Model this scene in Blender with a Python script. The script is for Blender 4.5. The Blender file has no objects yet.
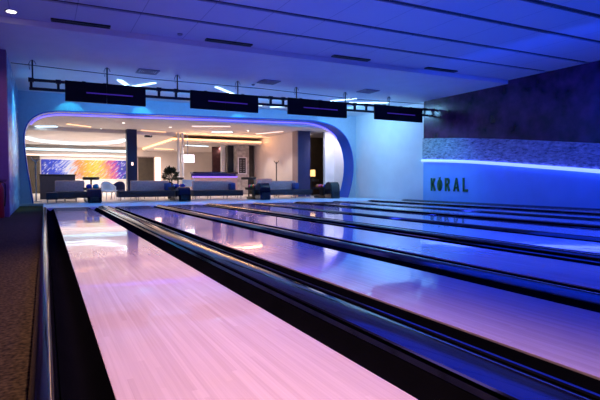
import bpy, bmesh, math, random
from mathutils import Vector, Matrix
random.seed(7)
S = bpy.context.scene
COL = S.collection
PI = math.pi

# ------------------------------------------------------------------ materials
MATS = {}
def mat(name, color, rough=0.5, metal=0.0, coat=0.0, emit=None, estr=0.0, spec=0.5, noise=0.0, nscale=8.0, bump=0.0):
    """principled material with a little procedural colour variation"""
    m = bpy.data.materials.new(name); m.use_nodes = True
    nt = m.node_tree; b = nt.nodes['Principled BSDF']
    b.inputs['Roughness'].default_value = rough
    b.inputs['Metallic'].default_value = metal
    b.inputs['Coat Weight'].default_value = coat
    b.inputs['Coat Roughness'].default_value = 0.08
    b.inputs['Specular IOR Level'].default_value = spec
    c = (*color, 1)
    if noise > 0 or bump > 0:
        tc = nt.nodes.new('ShaderNodeTexCoord')
        nz = nt.nodes.new('ShaderNodeTexNoise'); nz.inputs['Scale'].default_value = nscale
        nz.inputs['Detail'].default_value = 4
        nt.links.new(tc.outputs['Object'], nz.inputs['Vector'])
        if noise > 0:
            rp = nt.nodes.new('ShaderNodeValToRGB')
            rp.color_ramp.elements[0].position = 0.3; rp.color_ramp.elements[1].position = 0.7
            rp.color_ramp.elements[0].color = (*[v*(1-noise) for v in color], 1)
            rp.color_ramp.elements[1].color = (*[min(1, v*(1+noise)) for v in color], 1)
            nt.links.new(nz.outputs['Fac'], rp.inputs['Fac'])
            nt.links.new(rp.outputs['Color'], b.inputs['Base Color'])
        else:
            b.inputs['Base Color'].default_value = c
        if bump > 0:
            bp = nt.nodes.new('ShaderNodeBump'); bp.inputs['Strength'].default_value = bump
            bp.inputs['Distance'].default_value = 0.02
            nt.links.new(nz.outputs['Fac'], bp.inputs['Height'])
            nt.links.new(bp.outputs['Normal'], b.inputs['Normal'])
    else:
        b.inputs['Base Color'].default_value = c
    if emit:
        b.inputs['Emission Color'].default_value = (*emit, 1)
        b.inputs['Emission Strength'].default_value = estr
    MATS[name] = m
    return m

def N(nt, t, **k):
    n = nt.nodes.new(t)
    for a, v in k.items():
        if a.startswith('i_'): n.inputs[a[2:].replace('_', ' ')].default_value = v
        else: setattr(n, a, v)
    return n

def math_n(nt, op, a, b=None):
    n = nt.nodes.new('ShaderNodeMath'); n.operation = op
    for i, v in enumerate((a, b)):
        if v is None: continue
        if hasattr(v, 'is_output'): nt.links.new(v, n.inputs[i])
        else: n.inputs[i].default_value = v
    return n.outputs[0]

def lane_material():
    m = bpy.data.materials.new('lane_wood'); m.use_nodes = True
    nt = m.node_tree; b = nt.nodes['Principled BSDF']; L = nt.links.new
    tc = N(nt, 'ShaderNodeTexCoord'); sp = N(nt, 'ShaderNodeSeparateXYZ'); L(tc.outputs['Object'], sp.inputs[0])
    bx_ = math_n(nt, 'FLOOR', math_n(nt, 'DIVIDE', sp.outputs['X'], 0.027))
    # board end joints staggered per board
    wn0 = N(nt, 'ShaderNodeTexWhiteNoise', noise_dimensions='1D'); L(bx_, wn0.inputs['W'])
    yy = math_n(nt, 'FLOOR', math_n(nt, 'ADD', math_n(nt, 'DIVIDE', sp.outputs['Y'], 1.1), math_n(nt, 'MULTIPLY', wn0.outputs['Value'], 7.0)))
    cb = N(nt, 'ShaderNodeCombineXYZ'); L(bx_, cb.inputs[0]); L(yy, cb.inputs[1])
    wn = N(nt, 'ShaderNodeTexWhiteNoise', noise_dimensions='3D'); L(cb.outputs[0], wn.inputs['Vector'])
    mp = N(nt, 'ShaderNodeMapping'); mp.inputs['Scale'].default_value = (85, 1.3, 1); L(tc.outputs['Object'], mp.inputs[0])
    nz = N(nt, 'ShaderNodeTexNoise', i_Scale=1.0, i_Detail=5.0); L(mp.outputs[0], nz.inputs['Vector'])
    f = math_n(nt, 'ADD', math_n(nt, 'MULTIPLY', wn.outputs['Value'], 0.32), math_n(nt, 'MULTIPLY', nz.outputs['Fac'], 0.68))
    rp = N(nt, 'ShaderNodeValToRGB')
    rp.color_ramp.elements[0].position = 0.15; rp.color_ramp.elements[0].color = (0.58, 0.45, 0.41, 1)
    rp.color_ramp.elements[1].position = 0.85; rp.color_ramp.elements[1].color = (0.78, 0.65, 0.60, 1)
    L(f, rp.inputs['Fac']); L(rp.outputs['Color'], b.inputs['Base Color'])
    b.inputs['Roughness'].default_value = 0.20
    b.inputs['Coat Weight'].default_value = 1.0; b.inputs['Coat Roughness'].default_value = 0.045; b.inputs['Specular IOR Level'].default_value = 0.1
    nz2 = N(nt, 'ShaderNodeTexNoise', i_Scale=1.6, i_Detail=2.0); L(tc.outputs['Object'], nz2.inputs['Vector'])
    bp = N(nt, 'ShaderNodeBump'); bp.inputs['Strength'].default_value = 0.05; bp.inputs['Distance'].default_value = 0.05
    L(nz2.outputs['Fac'], bp.inputs['Height']); L(bp.outputs[0], b.inputs['Normal']); L(bp.outputs[0], b.inputs['Coat Normal'])
    return m

def ceiling_material():
    """painted panels with fine seams every 1.25 m along the lanes"""
    m = bpy.data.materials.new('ceiling_panels'); m.use_nodes = True
    nt = m.node_tree; b = nt.nodes['Principled BSDF']; L = nt.links.new
    tc = N(nt, 'ShaderNodeTexCoord'); sp = N(nt, 'ShaderNodeSeparateXYZ'); L(tc.outputs['Object'], sp.inputs[0])
    fr = math_n(nt, 'FRACT', math_n(nt, 'DIVIDE', math_n(nt, 'ADD', sp.outputs['X'], 50.6), 1.25))
    s = math_n(nt, 'LESS_THAN', fr, 0.014)
    mx = N(nt, 'ShaderNodeMix', data_type='RGBA')
    mx.inputs[6].default_value = (0.62, 0.62, 0.64, 1); mx.inputs[7].default_value = (0.38, 0.38, 0.42, 1)
    L(s, mx.inputs[0]); L(mx.outputs[2], b.inputs['Base Color'])
    b.inputs['Roughness'].default_value = 0.6
    return m

def carpet_material():
    m = bpy.data.materials.new('carpet'); m.use_nodes = True
    nt = m.node_tree; b = nt.nodes['Principled BSDF']; L = nt.links.new
    tc = N(nt, 'ShaderNodeTexCoord')
    nz = N(nt, 'ShaderNodeTexNoise', i_Scale=38.0, i_Detail=3.0); L(tc.outputs['Object'], nz.inputs['Vector'])
    rp = N(nt, 'ShaderNodeValToRGB')
    rp.color_ramp.elements[0].position = 0.36; rp.color_ramp.elements[0].color = (0.018, 0.013, 0.006, 1)
    rp.color_ramp.elements[1].position = 0.66; rp.color_ramp.elements[1].color = (0.09, 0.062, 0.028, 1)
    L(nz.outputs['Fac'], rp.inputs['Fac']); L(rp.outputs['Color'], b.inputs['Base Color'])
    bp = N(nt, 'ShaderNodeBump'); bp.inputs['Strength'].default_value = 0.6; bp.inputs['Distance'].default_value = 0.01
    L(nz.outputs['Fac'], bp.inputs['Height']); L(bp.outputs[0], b.inputs['Normal'])
    b.inputs['Roughness'].default_value = 0.95; b.inputs['Specular IOR Level'].default_value = 0.1
    return m

def water_panel_material():
    """left decorative panel: mottled turquoise and blue"""
    m = bpy.data.materials.new('water_panel'); m.use_nodes = True
    nt = m.node_tree; b = nt.nodes['Principled BSDF']; L = nt.links.new
    tc = N(nt, 'ShaderNodeTexCoord'); mp = N(nt, 'ShaderNodeMapping'); mp.inputs['Scale'].default_value = (1, 0.35, 0.9)
    L(tc.outputs['Object'], mp.inputs[0])
    nz = N(nt, 'ShaderNodeTexNoise', i_Scale=2.2, i_Detail=4.0); nz.inputs['Distortion'].default_value = 1.6
    L(mp.outputs[0], nz.inputs['Vector'])
    rp = N(nt, 'ShaderNodeValToRGB'); e = rp.color_ramp.elements
    e[0].position = 0.30; e[0].color = (0.02, 0.10, 0.32, 1)
    e[1].position = 0.74; e[1].color = (0.60, 0.85, 0.85, 1)
    x = e.new(0.5); x.color = (0.06, 0.30, 0.55, 1)
    L(nz.outputs['Fac'], rp.inputs['Fac']); L(rp.outputs['Color'], b.inputs['Base Color'])
    b.inputs['Roughness'].default_value = 0.3
    return m

def stone_band_material():
    m = bpy.data.materials.new('split_stone'); m.use_nodes = True
    nt = m.node_tree; b = nt.nodes['Principled BSDF']; L = nt.links.new
    tc = N(nt, 'ShaderNodeTexCoord'); mp = N(nt, 'ShaderNodeMapping'); mp.inputs['Scale'].default_value = (1, 5, 16)
    L(tc.outputs['Object'], mp.inputs[0])
    nz = N(nt, 'ShaderNodeTexNoise', i_Scale=1.0, i_Detail=6.0); nz.inputs['Roughness'].default_value = 0.75; L(mp.outputs[0], nz.inputs['Vector'])
    rp = N(nt, 'ShaderNodeValToRGB'); e = rp.color_ramp.elements
    e[0].position = 0.34; e[0].color = (0.10, 0.10, 0.11, 1); e[1].position = 0.68; e[1].color = (0.75, 0.75, 0.74, 1)
    L(nz.outputs['Fac'], rp.inputs['Fac']); L(rp.outputs['Color'], b.inputs['Base Color'])
    bp = N(nt, 'ShaderNodeBump'); bp.inputs['Strength'].default_value = 0.8; bp.inputs['Distance'].default_value = 0.03
    L(nz.outputs['Fac'], bp.inputs['Height']); L(bp.outputs[0], b.inputs['Normal'])
    b.inputs['Roughness'].default_value = 0.7
    return m

def mural_material():
    """backlit screen of diagonal feathery strokes: blue, orange, yellow, magenta, blue"""
    m = bpy.data.materials.new('mural_print'); m.use_nodes = True
    nt = m.node_tree; b = nt.nodes['Principled BSDF']; L = nt.links.new
    tc = N(nt, 'ShaderNodeTexCoord'); sp = N(nt, 'ShaderNodeSeparateXYZ'); L(tc.outputs['Object'], sp.inputs[0])
    mp = N(nt, 'ShaderNodeMapping'); mp.inputs['Rotation'].default_value = (0, PI/4.2, 0); mp.inputs['Scale'].default_value = (1, 1, 1)
    L(tc.outputs['Object'], mp.inputs[0])
    mp2 = N(nt, 'ShaderNodeMapping'); mp2.inputs['Scale'].default_value = (0.7, 1, 3.6); L(mp.outputs[0], mp2.inputs[0])
    nz = N(nt, 'ShaderNodeTexNoise', i_Scale=1.6, i_Detail=4.0); nz.inputs['Distortion'].default_value = 0.7; L(mp2.outputs[0], nz.inputs['Vector'])
    u = math_n(nt, 'ADD', math_n(nt, 'DIVIDE', sp.outputs['X'], 6.0), math_n(nt, 'MULTIPLY', math_n(nt, 'SUBTRACT', nz.outputs['Fac'], 0.5), 0.42))
    rp = N(nt, 'ShaderNodeValToRGB'); e = rp.color_ramp.elements
    stops = [(0.0, (0.01, 0.03, 0.45)), (0.20, (0.03, 0.08, 0.75)), (0.31, (0.85, 0.80, 0.95)), (0.40, (0.95, 0.30, 0.10)), (0.52, (1.0, 0.55, 0.05)),
             (0.62, (1.0, 0.80, 0.10)), (0.72, (1.0, 0.40, 0.15)), (0.82, (0.85, 0.12, 0.35)), (0.90, (0.12, 0.06, 0.65)), (1.0, (0.02, 0.06, 0.35))]
    e[0].position = 0; e[0].color = (*stops[0][1], 1); e[1].position = 1; e[1].color = (*stops[-1][1], 1)
    for p, c in stops[1:-1]:
        k = e.new(p); k.color = (*c, 1)
    L(u, rp.inputs['Fac'])
    nz3 = N(nt, 'ShaderNodeTexNoise', i_Scale=4.2, i_Detail=3.0); L(mp2.outputs[0], nz3.inputs['Vector'])
    r2 = N(nt, 'ShaderNodeValToRGB'); r2.color_ramp.elements[0].position = 0.56; r2.color_ramp.elements[1].position = 0.68
    L(nz3.outputs['Fac'], r2.inputs['Fac'])
    mx = N(nt, 'ShaderNodeMix', data_type='RGBA'); mx.inputs[7].default_value = (1, 0.97, 0.95, 1)
    L(r2.outputs['Color'], mx.inputs[0]); L(rp.outputs['Color'], mx.inputs[6])
    b.inputs['Base Color'].default_value = (0.03, 0.03, 0.03, 1); L(mx.outputs[2], b.inputs['Emission Color'])
    b.inputs['Emission Strength'].default_value = 0.95; b.inputs['Specular IOR Level'].default_value = 0.0
    return m

M = dict(
    lane=lane_material(), ceil=ceiling_material(), carpet=carpet_material(), water=water_panel_material(),
    stone=stone_band_material(), mural=mural_material(),
    gutter=mat('gutter_plastic', (0.003, 0.003, 0.004), 0.5, spec=0.0, noise=0.2, nscale=3),
    cap=mat('divider_cap', (0.006, 0.006, 0.009), 0.09, bump=0.02, noise=0.25, nscale=2),
    approach=mat('approach_boards', (0.58, 0.62, 0.68), 0.4, spec=0.25, noise=0.06, nscale=5),
    loungefloor=mat('lounge_tile', (0.72, 0.66, 0.62), 0.3, noise=0.05, nscale=2),
    white=mat('white_paint', (0.78, 0.77, 0.76), 0.55, noise=0.03, nscale=2),
    warmwhite=mat('warm_white_paint', (0.74, 0.66, 0.62), 0.6, noise=0.03, nscale=2),
    archblue=mat('arch_reveal_paint', (0.008, 0.09, 0.50), 0.35, noise=0.05),
    archwall=mat('arch_wall_paint', (0.48, 0.55, 0.62), 0.5, noise=0.04),
    koral=mat('wall_lower_paint', (0.22, 0.50, 0.78), 0.4, noise=0.05, nscale=1.5),
    purple=mat('purple_glass', (0.065, 0.013, 0.06), 0.24, noise=0.7, nscale=2.2),
    purplewall=mat('plum_paint', (0.22, 0.13, 0.24), 0.5, noise=0.05),
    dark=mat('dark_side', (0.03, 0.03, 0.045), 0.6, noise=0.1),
    black=mat('black_metal', (0.012, 0.012, 0.014), 0.4, noise=0.2),
    blackgloss=mat('black_gloss', (0.008, 0.008, 0.012), 0.12, coat=0.6, noise=0.2),
    screen=mat('display_back', (0.006, 0.006, 0.010), 0.45, spec=0.2, noise=0.3, nscale=2),
    chrome=mat('steel', (0.55, 0.55, 0.58), 0.25, metal=1.0, noise=0.05),
    grille=mat('grille_grey', (0.30, 0.31, 0.33), 0.5, noise=0.08),
    sofa=mat('sofa_fabric', (0.028, 0.03, 0.055), 0.75, noise=0.15, nscale=14),
    sofaback=mat('sofa_back_fabric', (0.50, 0.34, 0.36), 0.7, noise=0.12, nscale=14),
    cushion=mat('cushion_blue', (0.03, 0.07, 0.28), 0.7, noise=0.1),
    brown=mat('dark_brown_wood', (0.040, 0.028, 0.018), 0.45, noise=0.25, nscale=3),
    wine=mat('wine_curtain', (0.09, 0.03, 0.035), 0.8, noise=0.2, nscale=6),
    navy=mat('navy_paint', (0.028, 0.028, 0.10), 0.45, noise=0.08),
    bluecol=mat('blue_column', (0.003, 0.009, 0.065), 0.4, noise=0.08),
    taupe=mat('taupe_paint', (0.30, 0.22, 0.22), 0.6, noise=0.06),
    pillar=mat('rough_stone', (0.48, 0.44, 0.40), 0.8, noise=0.35, nscale=5, bump=0.4),
    leaf=mat('leaf_dark', (0.02, 0.035, 0.015), 0.6, noise=0.4),
    soil=mat('planter_black', (0.02, 0.02, 0.025), 0.5, noise=0.2),
    red=mat('extinguisher_red', (0.30, 0.012, 0.015), 0.35, noise=0.1),
    green=mat('letter_green', (0.006, 0.15, 0.03), 0.45, noise=0.3, nscale=6),
    chairwhite=mat('white_plastic', (0.80, 0.80, 0.82), 0.4, noise=0.03),
    led_violet=mat('led_violet', (0.3, 0.3, 0.9), 0.5, emit=(0.13, 0.10, 1.0), estr=2.6, noise=0.02),
    led_blue=mat('led_ice_blue', (0.6, 0.7, 1), 0.5, emit=(0.07, 0.11, 1.0), estr=5.5, noise=0.02),
    led_white=mat('led_cool_white', (0.9, 0.9, 1), 0.5, emit=(0.55, 0.84, 1.0), estr=3.0, noise=0.02),
    led_cyan=mat('led_cyan', (0.7, 0.9, 1), 0.5, emit=(0.45, 0.82, 1.0), estr=2.6, noise=0.02),
    led_orange=mat('led_orange', (1, 0.7, 0.5), 0.5, emit=(1.0, 0.50, 0.22), estr=2.3, noise=0.02),
    led_pink=mat('led_warm_pink', (1, 0.8, 0.7), 0.5, emit=(1.0, 0.66, 0.52), estr=1.8, noise=0.02),
    violet_dim=mat('violet_line_glow', (0.05, 0.03, 0.2), 0.4, emit=(0.09, 0.035, 0.55), estr=0.35, noise=0.02),
    led_bar=mat('bar_led_violet', (0.2, 0.1, 0.5), 0.4, emit=(0.25, 0.12, 1.0), estr=2.2, noise=0.02),
    downlight=mat('downlight_glow', (1, 1, 1), 0.5, emit=(1.0, 0.9, 0.8), estr=10.0, noise=0.02),
    tvglow=mat('television_picture', (0.8, 0.75, 0.85), 0.3, emit=(1.0, 0.85, 0.95), estr=1.5, noise=0.12, nscale=3),
    lampshade=mat('lamp_shade_glow', (1, 0.8, 0.4), 0.6, emit=(1.0, 0.55, 0.14), estr=1.6, noise=0.05),
)
# coloured balls
BALLC = dict(blue=(0.01, 0.05, 0.55), red=(0.55, 0.02, 0.03), green=(0.02, 0.35, 0.08), orange=(0.75, 0.16, 0.02), pink=(0.7, 0.06, 0.25), white=(0.78, 0.76, 0.74), violet=(0.16, 0.03, 0.5), cyan=(0.02, 0.32, 0.6))
for k, c in BALLC.items():
    M['ball_'+k] = mat('ball_'+k, c, 0.12, coat=0.8, noise=0.2, nscale=10)

# ------------------------------------------------------------------ builders
def add_box(bm, x0, x1, y0, y1, z0, z1, bev=0.0):
    vs = [bm.verts.new(p) for p in ((x0,y0,z0),(x1,y0,z0),(x1,y1,z0),(x0,y1,z0),(x0,y0,z1),(x1,y0,z1),(x1,y1,z1),(x0,y1,z1))]
    fs = [bm.faces.new([vs[i] for i in f]) for f in ((3,2,1,0),(4,5,6,7),(0,1,5,4),(1,2,6,5),(2,3,7,6),(3,0,4,7))]
    if bev > 0:
        es = list({e for f in fs for e in f.edges})
        bmesh.ops.bevel(bm, geom=es, offset=bev, segments=2, affect='EDGES', profile=0.5)

def add_tube(bm, pts, r, seg=8, closed=False):
    pts = [Vector(p) for p in pts]; rings = []
    for i, p in enumerate(pts):
        a = pts[max(0, i-1)]; b = pts[min(len(pts)-1, i+1)]
        t = (b-a).normalized()
        u = t.cross(Vector((0,0,1)))
        if u.length < 1e-3: u = t.cross(Vector((1,0,0)))
        u.normalize(); v = t.cross(u)
        rr = r[i] if isinstance(r, (list, tuple)) else r
        rings.append([bm.verts.new(p + u*math.cos(2*PI*k/seg)*rr + v*math.sin(2*PI*k/seg)*rr) for k in range(seg)])
    for a, b in zip(rings, rings[1:]):
        for k in range(seg):
            bm.faces.new((a[k], a[(k+1) % seg], b[(k+1) % seg], b[k]))
    bm.faces.new(rings[0][::-1]); bm.faces.new(rings[-1])

def add_lathe(bm, prof, seg=24, cx=0, cy=0, caps=True):
    """prof: (r, z) pairs from bottom to top"""
    rings = []
    for r, z in prof:
        if r < 1e-5: rings.append([bm.verts.new((cx, cy, z))])
        else: rings.append([bm.verts.new((cx+r*math.cos(2*PI*k/seg), cy+r*math.sin(2*PI*k/seg), z)) for k in range(seg)])
    for a, b in zip(rings, rings[1:]):
        for k in range(seg):
            k2 = (k+1) % seg
            if len(a) == 1 and len(b) == 1: continue
            if len(a) == 1: bm.faces.new((a[0], b[k2], b[k]))
            elif len(b) == 1: bm.faces.new((a[k], a[k2], b[0]))
            else: bm.faces.new((a[k], a[k2], b[k2], b[k]))
    if caps and len(rings[0]) > 1: bm.faces.new(rings[0][::-1])
    if caps and len(rings[-1]) > 1: bm.faces.new(rings[-1])

def add_prism(bm, outline, to3, depth):
    """outline (a,b) points closed; to3(a,b,d)->xyz ; extruded from d=0 to depth"""
    A = [bm.verts.new(to3(a, b, 0)) for a, b in outline]
    B = [bm.verts.new(to3(a, b, depth)) for a, b in outline]
    n = len(A)
    fa = bm.faces.new(A); fb = bm.faces.new(B[::-1]); fa.normal_update(); fb.normal_update()
    for i in range(n):
        bm.faces.new((A[i], B[i], B[(i+1) % n], A[(i+1) % n]))
    bmesh.ops.triangulate(bm, faces=[fa, fb], ngon_method='EAR_CLIP')

def obj(name, bm, m, parent=None, loc=(0,0,0), smooth=False):
    bmesh.ops.recalc_face_normals(bm, faces=bm.faces[:])
    me = bpy.data.meshes.new(name); bm.to_mesh(me); bm.free()
    me.materials.append(m if not isinstance(m, str) else M[m])
    if smooth:
        for p in me.polygons: p.use_smooth = True
        try: me.set_sharp_from_angle(angle=math.radians(38))
        except Exception: pass
    o = bpy.data.objects.new(name, me); COL.objects.link(o)
    o.location = loc
    if parent: o.parent = parent
    return o

def tag(o, label=None, cat=None, group=None, kind=None):
    if label: o['label'] = label
    if cat: o['category'] = cat
    if group: o['group'] = group
    if kind: o['kind'] = kind
    return o

def thing(name, label, cat, loc=(0,0,0), rz=0, group=None):
    o = bpy.data.objects.new(name, None); COL.objects.link(o)
    o.empty_display_size = 0.1
    o.location = loc; o.rotation_euler = (0,0,rz)
    return tag(o, label, cat, group)

def dup(root, loc, rz=None, label=None, group=None):
    r = root.copy(); COL.objects.link(r); r.location = loc
    if rz is not None: r.rotation_euler = (0,0,rz)
    if label: r['label'] = label
    if group: r['group'] = group
    for ch in list(root.children):
        c = ch.copy(); COL.objects.link(c); c.parent = r
        for g in list(ch.children):
            d = g.copy(); COL.objects.link(d); d.parent = c
    return r

def struct(name, bm, m, label=None, smooth=False):
    o = obj(name, bm, m, smooth=smooth); o['kind'] = 'structure'
    if label: o['label'] = label
    return o

def boxbm(*a, **k):
    bm = bmesh.new(); add_box(bm, *a, **k); return bm

# ------------------------------------------------------------------ dimensions (metres; X across the lanes, Y along them to the lounge)
FOUL = 17.5; APP_END = 21.4
ARCH0, ARCH1 = 21.6, 22.5
XL, XR = -0.85, 14.75
ZN, ZR, ZLOUNGE = 4.48, 4.35, 3.72     # near ceiling, rear ceiling, lounge ceiling
YSTEP = 12.0
LANES = [(0.231, 1.281), (2.126, 3.176), (3.883, 4.933), (5.778, 6.828), (7.535, 8.585), (9.43, 10.48), (11.187, 12.237), (13.082, 14.132)]

# ------------------------------------------------------------------ setting
struct('floor', boxbm(-4.5, -0.07, -3, APP_END+0.2, -0.25, -0.10), M['carpet'], 'dark brown patterned carpet beside the lanes')
struct('floor_under_lanes', boxbm(-0.07, XR, -3, FOUL, -0.32, -0.22), M['dark'], 'dark floor under the lanes')
struct('floor_approach', boxbm(-0.07, XR, FOUL, APP_END, -0.25, 0.0), M['approach'], 'pale glossy approach floor between lanes and lounge')
struct('floor_lounge', boxbm(-4.5, 20, APP_END, 41, -0.25, -0.012), M['loungefloor'], 'pale lounge floor behind the approach')
struct('floor_carpet_end', boxbm(-4.5, -0.07, APP_END+0.2, APP_END+0.201, -0.10, -0.012), M['dark'])

# near ceiling with recessed slots running across the lanes; slots and step run a touch askew
SK = 0.04
sk = lambda x, y: y + (13.5-x)*SK
def skew_slab(bm, x0, x1, y0, y1, z0, z1, s0=True, s1=True):
    f0 = sk if s0 else (lambda x, y: y); f1 = sk if s1 else (lambda x, y: y)
    add_prism(bm, [(x0, f0(x0, y0)), (x1, f0(x1, y0)), (x1, f1(x1, y1)), (x0, f1(x0, y1))], lambda a, b, d: (a, b, z0+d), z1-z0)
bm = bmesh.new()
slots = [1.3, 2.55, 3.8, 5.0, 6.25, 7.5, 9.05, 10.40]; SW = 0.17
y = -4.0
for s in slots:
    skew_slab(bm, -4.5, 20, y, s, ZN, ZN+0.16); y = s+SW
skew_slab(bm, -4.5, 20, y, YSTEP, ZN, ZN+0.16)
skew_slab(bm, -4.5, 20, -4, YSTEP, ZN+0.161, ZN+0.2)
struct('ceiling', bm, M['ceil'], 'panelled ceiling above the lanes with dark slots')
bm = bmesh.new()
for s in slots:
    skew_slab(bm, -4.5, 14.7, s+0.005, s+SW-0.005, ZN+0.03, ZN+0.15)  # liner boxes: the unlit look of the slots put into dark colour
struct('trim_5', bm, M['dark'], 'dark liners with painted-in shade in the ceiling slots above the lanes')
bm = bmesh.new(); skew_slab(bm, -4.5, 20, YSTEP+0.002, ARCH0, ZR, ZN+0.2, True, False)
struct('ceiling_rear', bm, M['white'], 'lower ceiling above the foul line')
struct('ceiling_lounge', boxbm(-4.5, 20, ARCH1, 41, ZLOUNGE, ZLOUNGE+0.15), M['warmwhite'], 'lounge ceiling')

# right wall: lower painted field, stone band, dark glossy upper field; the borders sink toward the camera
LEDC = [(-3, 0.05), (2, 0.45), (5, 0.78), (8.6, 1.19), (12.2, 1.535), (14.2, 1.70), (16.3, 1.80)]
BANDC = [(-3, 0.75), (2, 1.24), (5, 1.58), (8.6, 1.99), (12.2, 2.41), (14.2, 2.60), (16.3, 2.74)]
def curve(c, n=40):
    out = []
    for i in range(n+1):
        y = c[0][0] + (c[-1][0]-c[0][0])*i/n
        for (a, za), (b, zb) in zip(c, c[1:]):
            if y <= b+1e-6:
                t = (y-a)/(b-a); out.append((y, za+(zb-za)*t)); break
    # smooth
    for _ in range(3):
        out = [out[0]] + [(out[i][0], (out[i-1][1]+2*out[i][1]+out[i+1][1])/4) for i in range(1, len(out)-1)] + [out[-1]]
    return out
ledc, bandc = curve(LEDC), curve(BANDC)
toR = lambda y, z, d: (XR+d, y, z)
bm = bmesh.new(); add_prism(bm, [(-3, -0.3), (16.3, -0.3)] + ledc[::-1], toR, 0.25)
struct('wall_right', bm, M['koral'], 'blue-lit lower field of the right wall')
bm = bmesh.new(); add_prism(bm, ledc + bandc[::-1], lambda y, z, d: (XR-0.06+d, y, z), 0.31)
struct('trim_1', bm, M['stone'], 'grey split stone band on the right wall')
bm = bmesh.new(); add_prism(bm, bandc + [(16.3, ZN), (-3, ZN)], toR, 0.25)
struct('wall_right_upper', bm, M['purple'], 'dark glossy plum upper field of the right wall')
struct('wall_right_rear', boxbm(XR+0.05, XR+0.3, 16.3, ARCH0, -0.3, ZR), M['white'], 'pale side wall beside the approach')
# left walls
struct('wall_left', boxbm(XL-0.25, XL-0.03, 15.36, ARCH0, -0.12, ZR), M['archwall'])
tag(obj('decorative_panel', boxbm(XL-0.025, XL, 15.36, 21.55, -0.08, ZR-0.01, bev=0.008), M['water']),
    'tall turquoise and blue mottled decorative panel on the left wall', 'wall panel')
struct('wall_left_return', boxbm(-4.5, XL-0.005, 15.1, 15.35, -0.12, ZN), M['purplewall'], 'plum wall at the left edge')
struct('wall_left_near', boxbm(-4.7, -4.5, -3, 15.3, -0.12, ZN), M['purplewall'])
struct('wall_back_near', boxbm(-4.7, XR+0.3, -3.2, -3, -0.3, ZN), M['dark'])

# arch wall between lanes and lounge: one wall with a big round-cornered opening
def bez(p0, p1, p2, p3, n=10):
    o = []
    for i in range(n+1):
        t = i/n; u = 1-t
        o.append(tuple(u**3*a+3*u*u*t*b+3*u*t*t*c+t**3*d for a, b, c, d in zip(p0, p1, p2, p3)))
    return o
open_l = bez((-0.42, -0.012), (-0.55, 1.0), (-0.68, 1.9), (-0.68, 2.45), 8)
open_tl = bez((-0.68, 2.45), (-0.68, 3.2), (-0.35, 3.62), (0.75, 3.66), 10)[1:]
open_tr = bez((11.9, 3.95), (13.9, 3.98), (14.5, 3.1), (14.62, 1.9), 14)
open_r = bez((14.62, 1.9), (14.66, 1.2), (14.5, 0.6), (14.28, -0.012), 8)[1:]
OPEN = open_l + open_tl + open_tr + open_r
toA = lambda x, z, d: (x, ARCH0+d, z)
# the wall built from strips between the opening and the outer rectangle so that faces stay clean
bm = bmesh.new()
outer = [(-1.1, -0.012), (-1.1, ZR), (XR+0.3, ZR), (XR+0.3, -0.012)]
add_prism(bm, [(-1.1, -0.012)] + [(-1.1, ZR+0.1), (XR+0.3, ZR+0.1), (XR+0.3, -0.012)] + OPEN[::-1], toA, 0.05)
struct('wall_back', bm, M['archwall'], 'wall above the lounge opening')
# reveal (a deep lining of the opening)
bm = bmesh.new()
def offset_path(P, d):
    out = []
    for i, p in enumerate(P):
        a = P[max(0, i-1)]; b = P[min(len(P)-1, i+1)]
        t = Vector((b[0]-a[0], b[1]-a[1])).normalized()
        out.append((p[0]-t.y*d, p[1]+t.x*d))
    return out
inn = offset_path(OPEN, -0.012); outp = offset_path(OPEN, 0.03)
rows = []
for (xi, zi), (xo, zo) in zip(inn, outp):
    zi = max(zi, -0.012); zo = max(zo, -0.012)
    rows.append([bm.verts.new(p) for p in ((xi, ARCH0-0.015, zi), (xo, ARCH0-0.015, zo), (xo, ARCH1, zo), (xi, ARCH1, zi))])
for a, b in zip(rows, rows[1:]):
    for k in range(4):
        bm.faces.new((a[k], a[(k+1) % 4], b[(k+1) % 4], b[k]))
bm.faces.new(rows[0]); bm.faces.new(rows[-1][::-1])
struct('trim_2', bm, M['archblue'], 'blue lining of the lounge opening', smooth=True)
struct('ceiling_bulkhead', boxbm(-1.1, XR+0.3, ARCH0+0.05, ARCH1, 4.14, ZN), M['white'])

# violet light strip along the inside of the opening (one long flexible strip)
bm = bmesh.new()
path = offset_path(OPEN, -0.035)[12:-14]
add_tube(bm, [(x, ARCH1-0.06, z) for x, z in path], 0.03, 6)
tag(obj('led_strip', bm, M['led_violet'], smooth=True), 'violet glowing light strip lining the wide lounge opening', 'light strip')

# lounge walls
struct('wall_lounge_back', boxbm(-4.5, 20, 40, 40.2, -0.012, ZLOUNGE+0.1), M['warmwhite'], 'back wall of the lounge')
struct('wall_lounge_left', boxbm(-2.0, -1.8, ARCH1, 40, -0.012, ZLOUNGE), M['white'])
struct('wall_lounge_side', boxbm(12.75, 12.95, 24.9, 40, -0.012, ZLOUNGE), M['warmwhite'], 'pale side wall in the lounge')
struct('wall_lounge_front', boxbm(14.42, 18, 24.2, 24.4, -0.012, ZLOUNGE), M['white'], 'white wall beside the dark doorway')
struct('wall_corridor', boxbm(12.95, 18, 27.6, 27.8, -0.012, ZLOUNGE), M['brown'])
struct('wall_corridor_side', boxbm(16.9, 17.1, 24.4, 27.6, -0.012, ZLOUNGE), M['taupe'])
struct('wall_right_lounge', boxbm(XR+0.3, XR+0.4, ARCH0, 24.2, -0.012, ZLOUNGE+0.6), M['white'])
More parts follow.
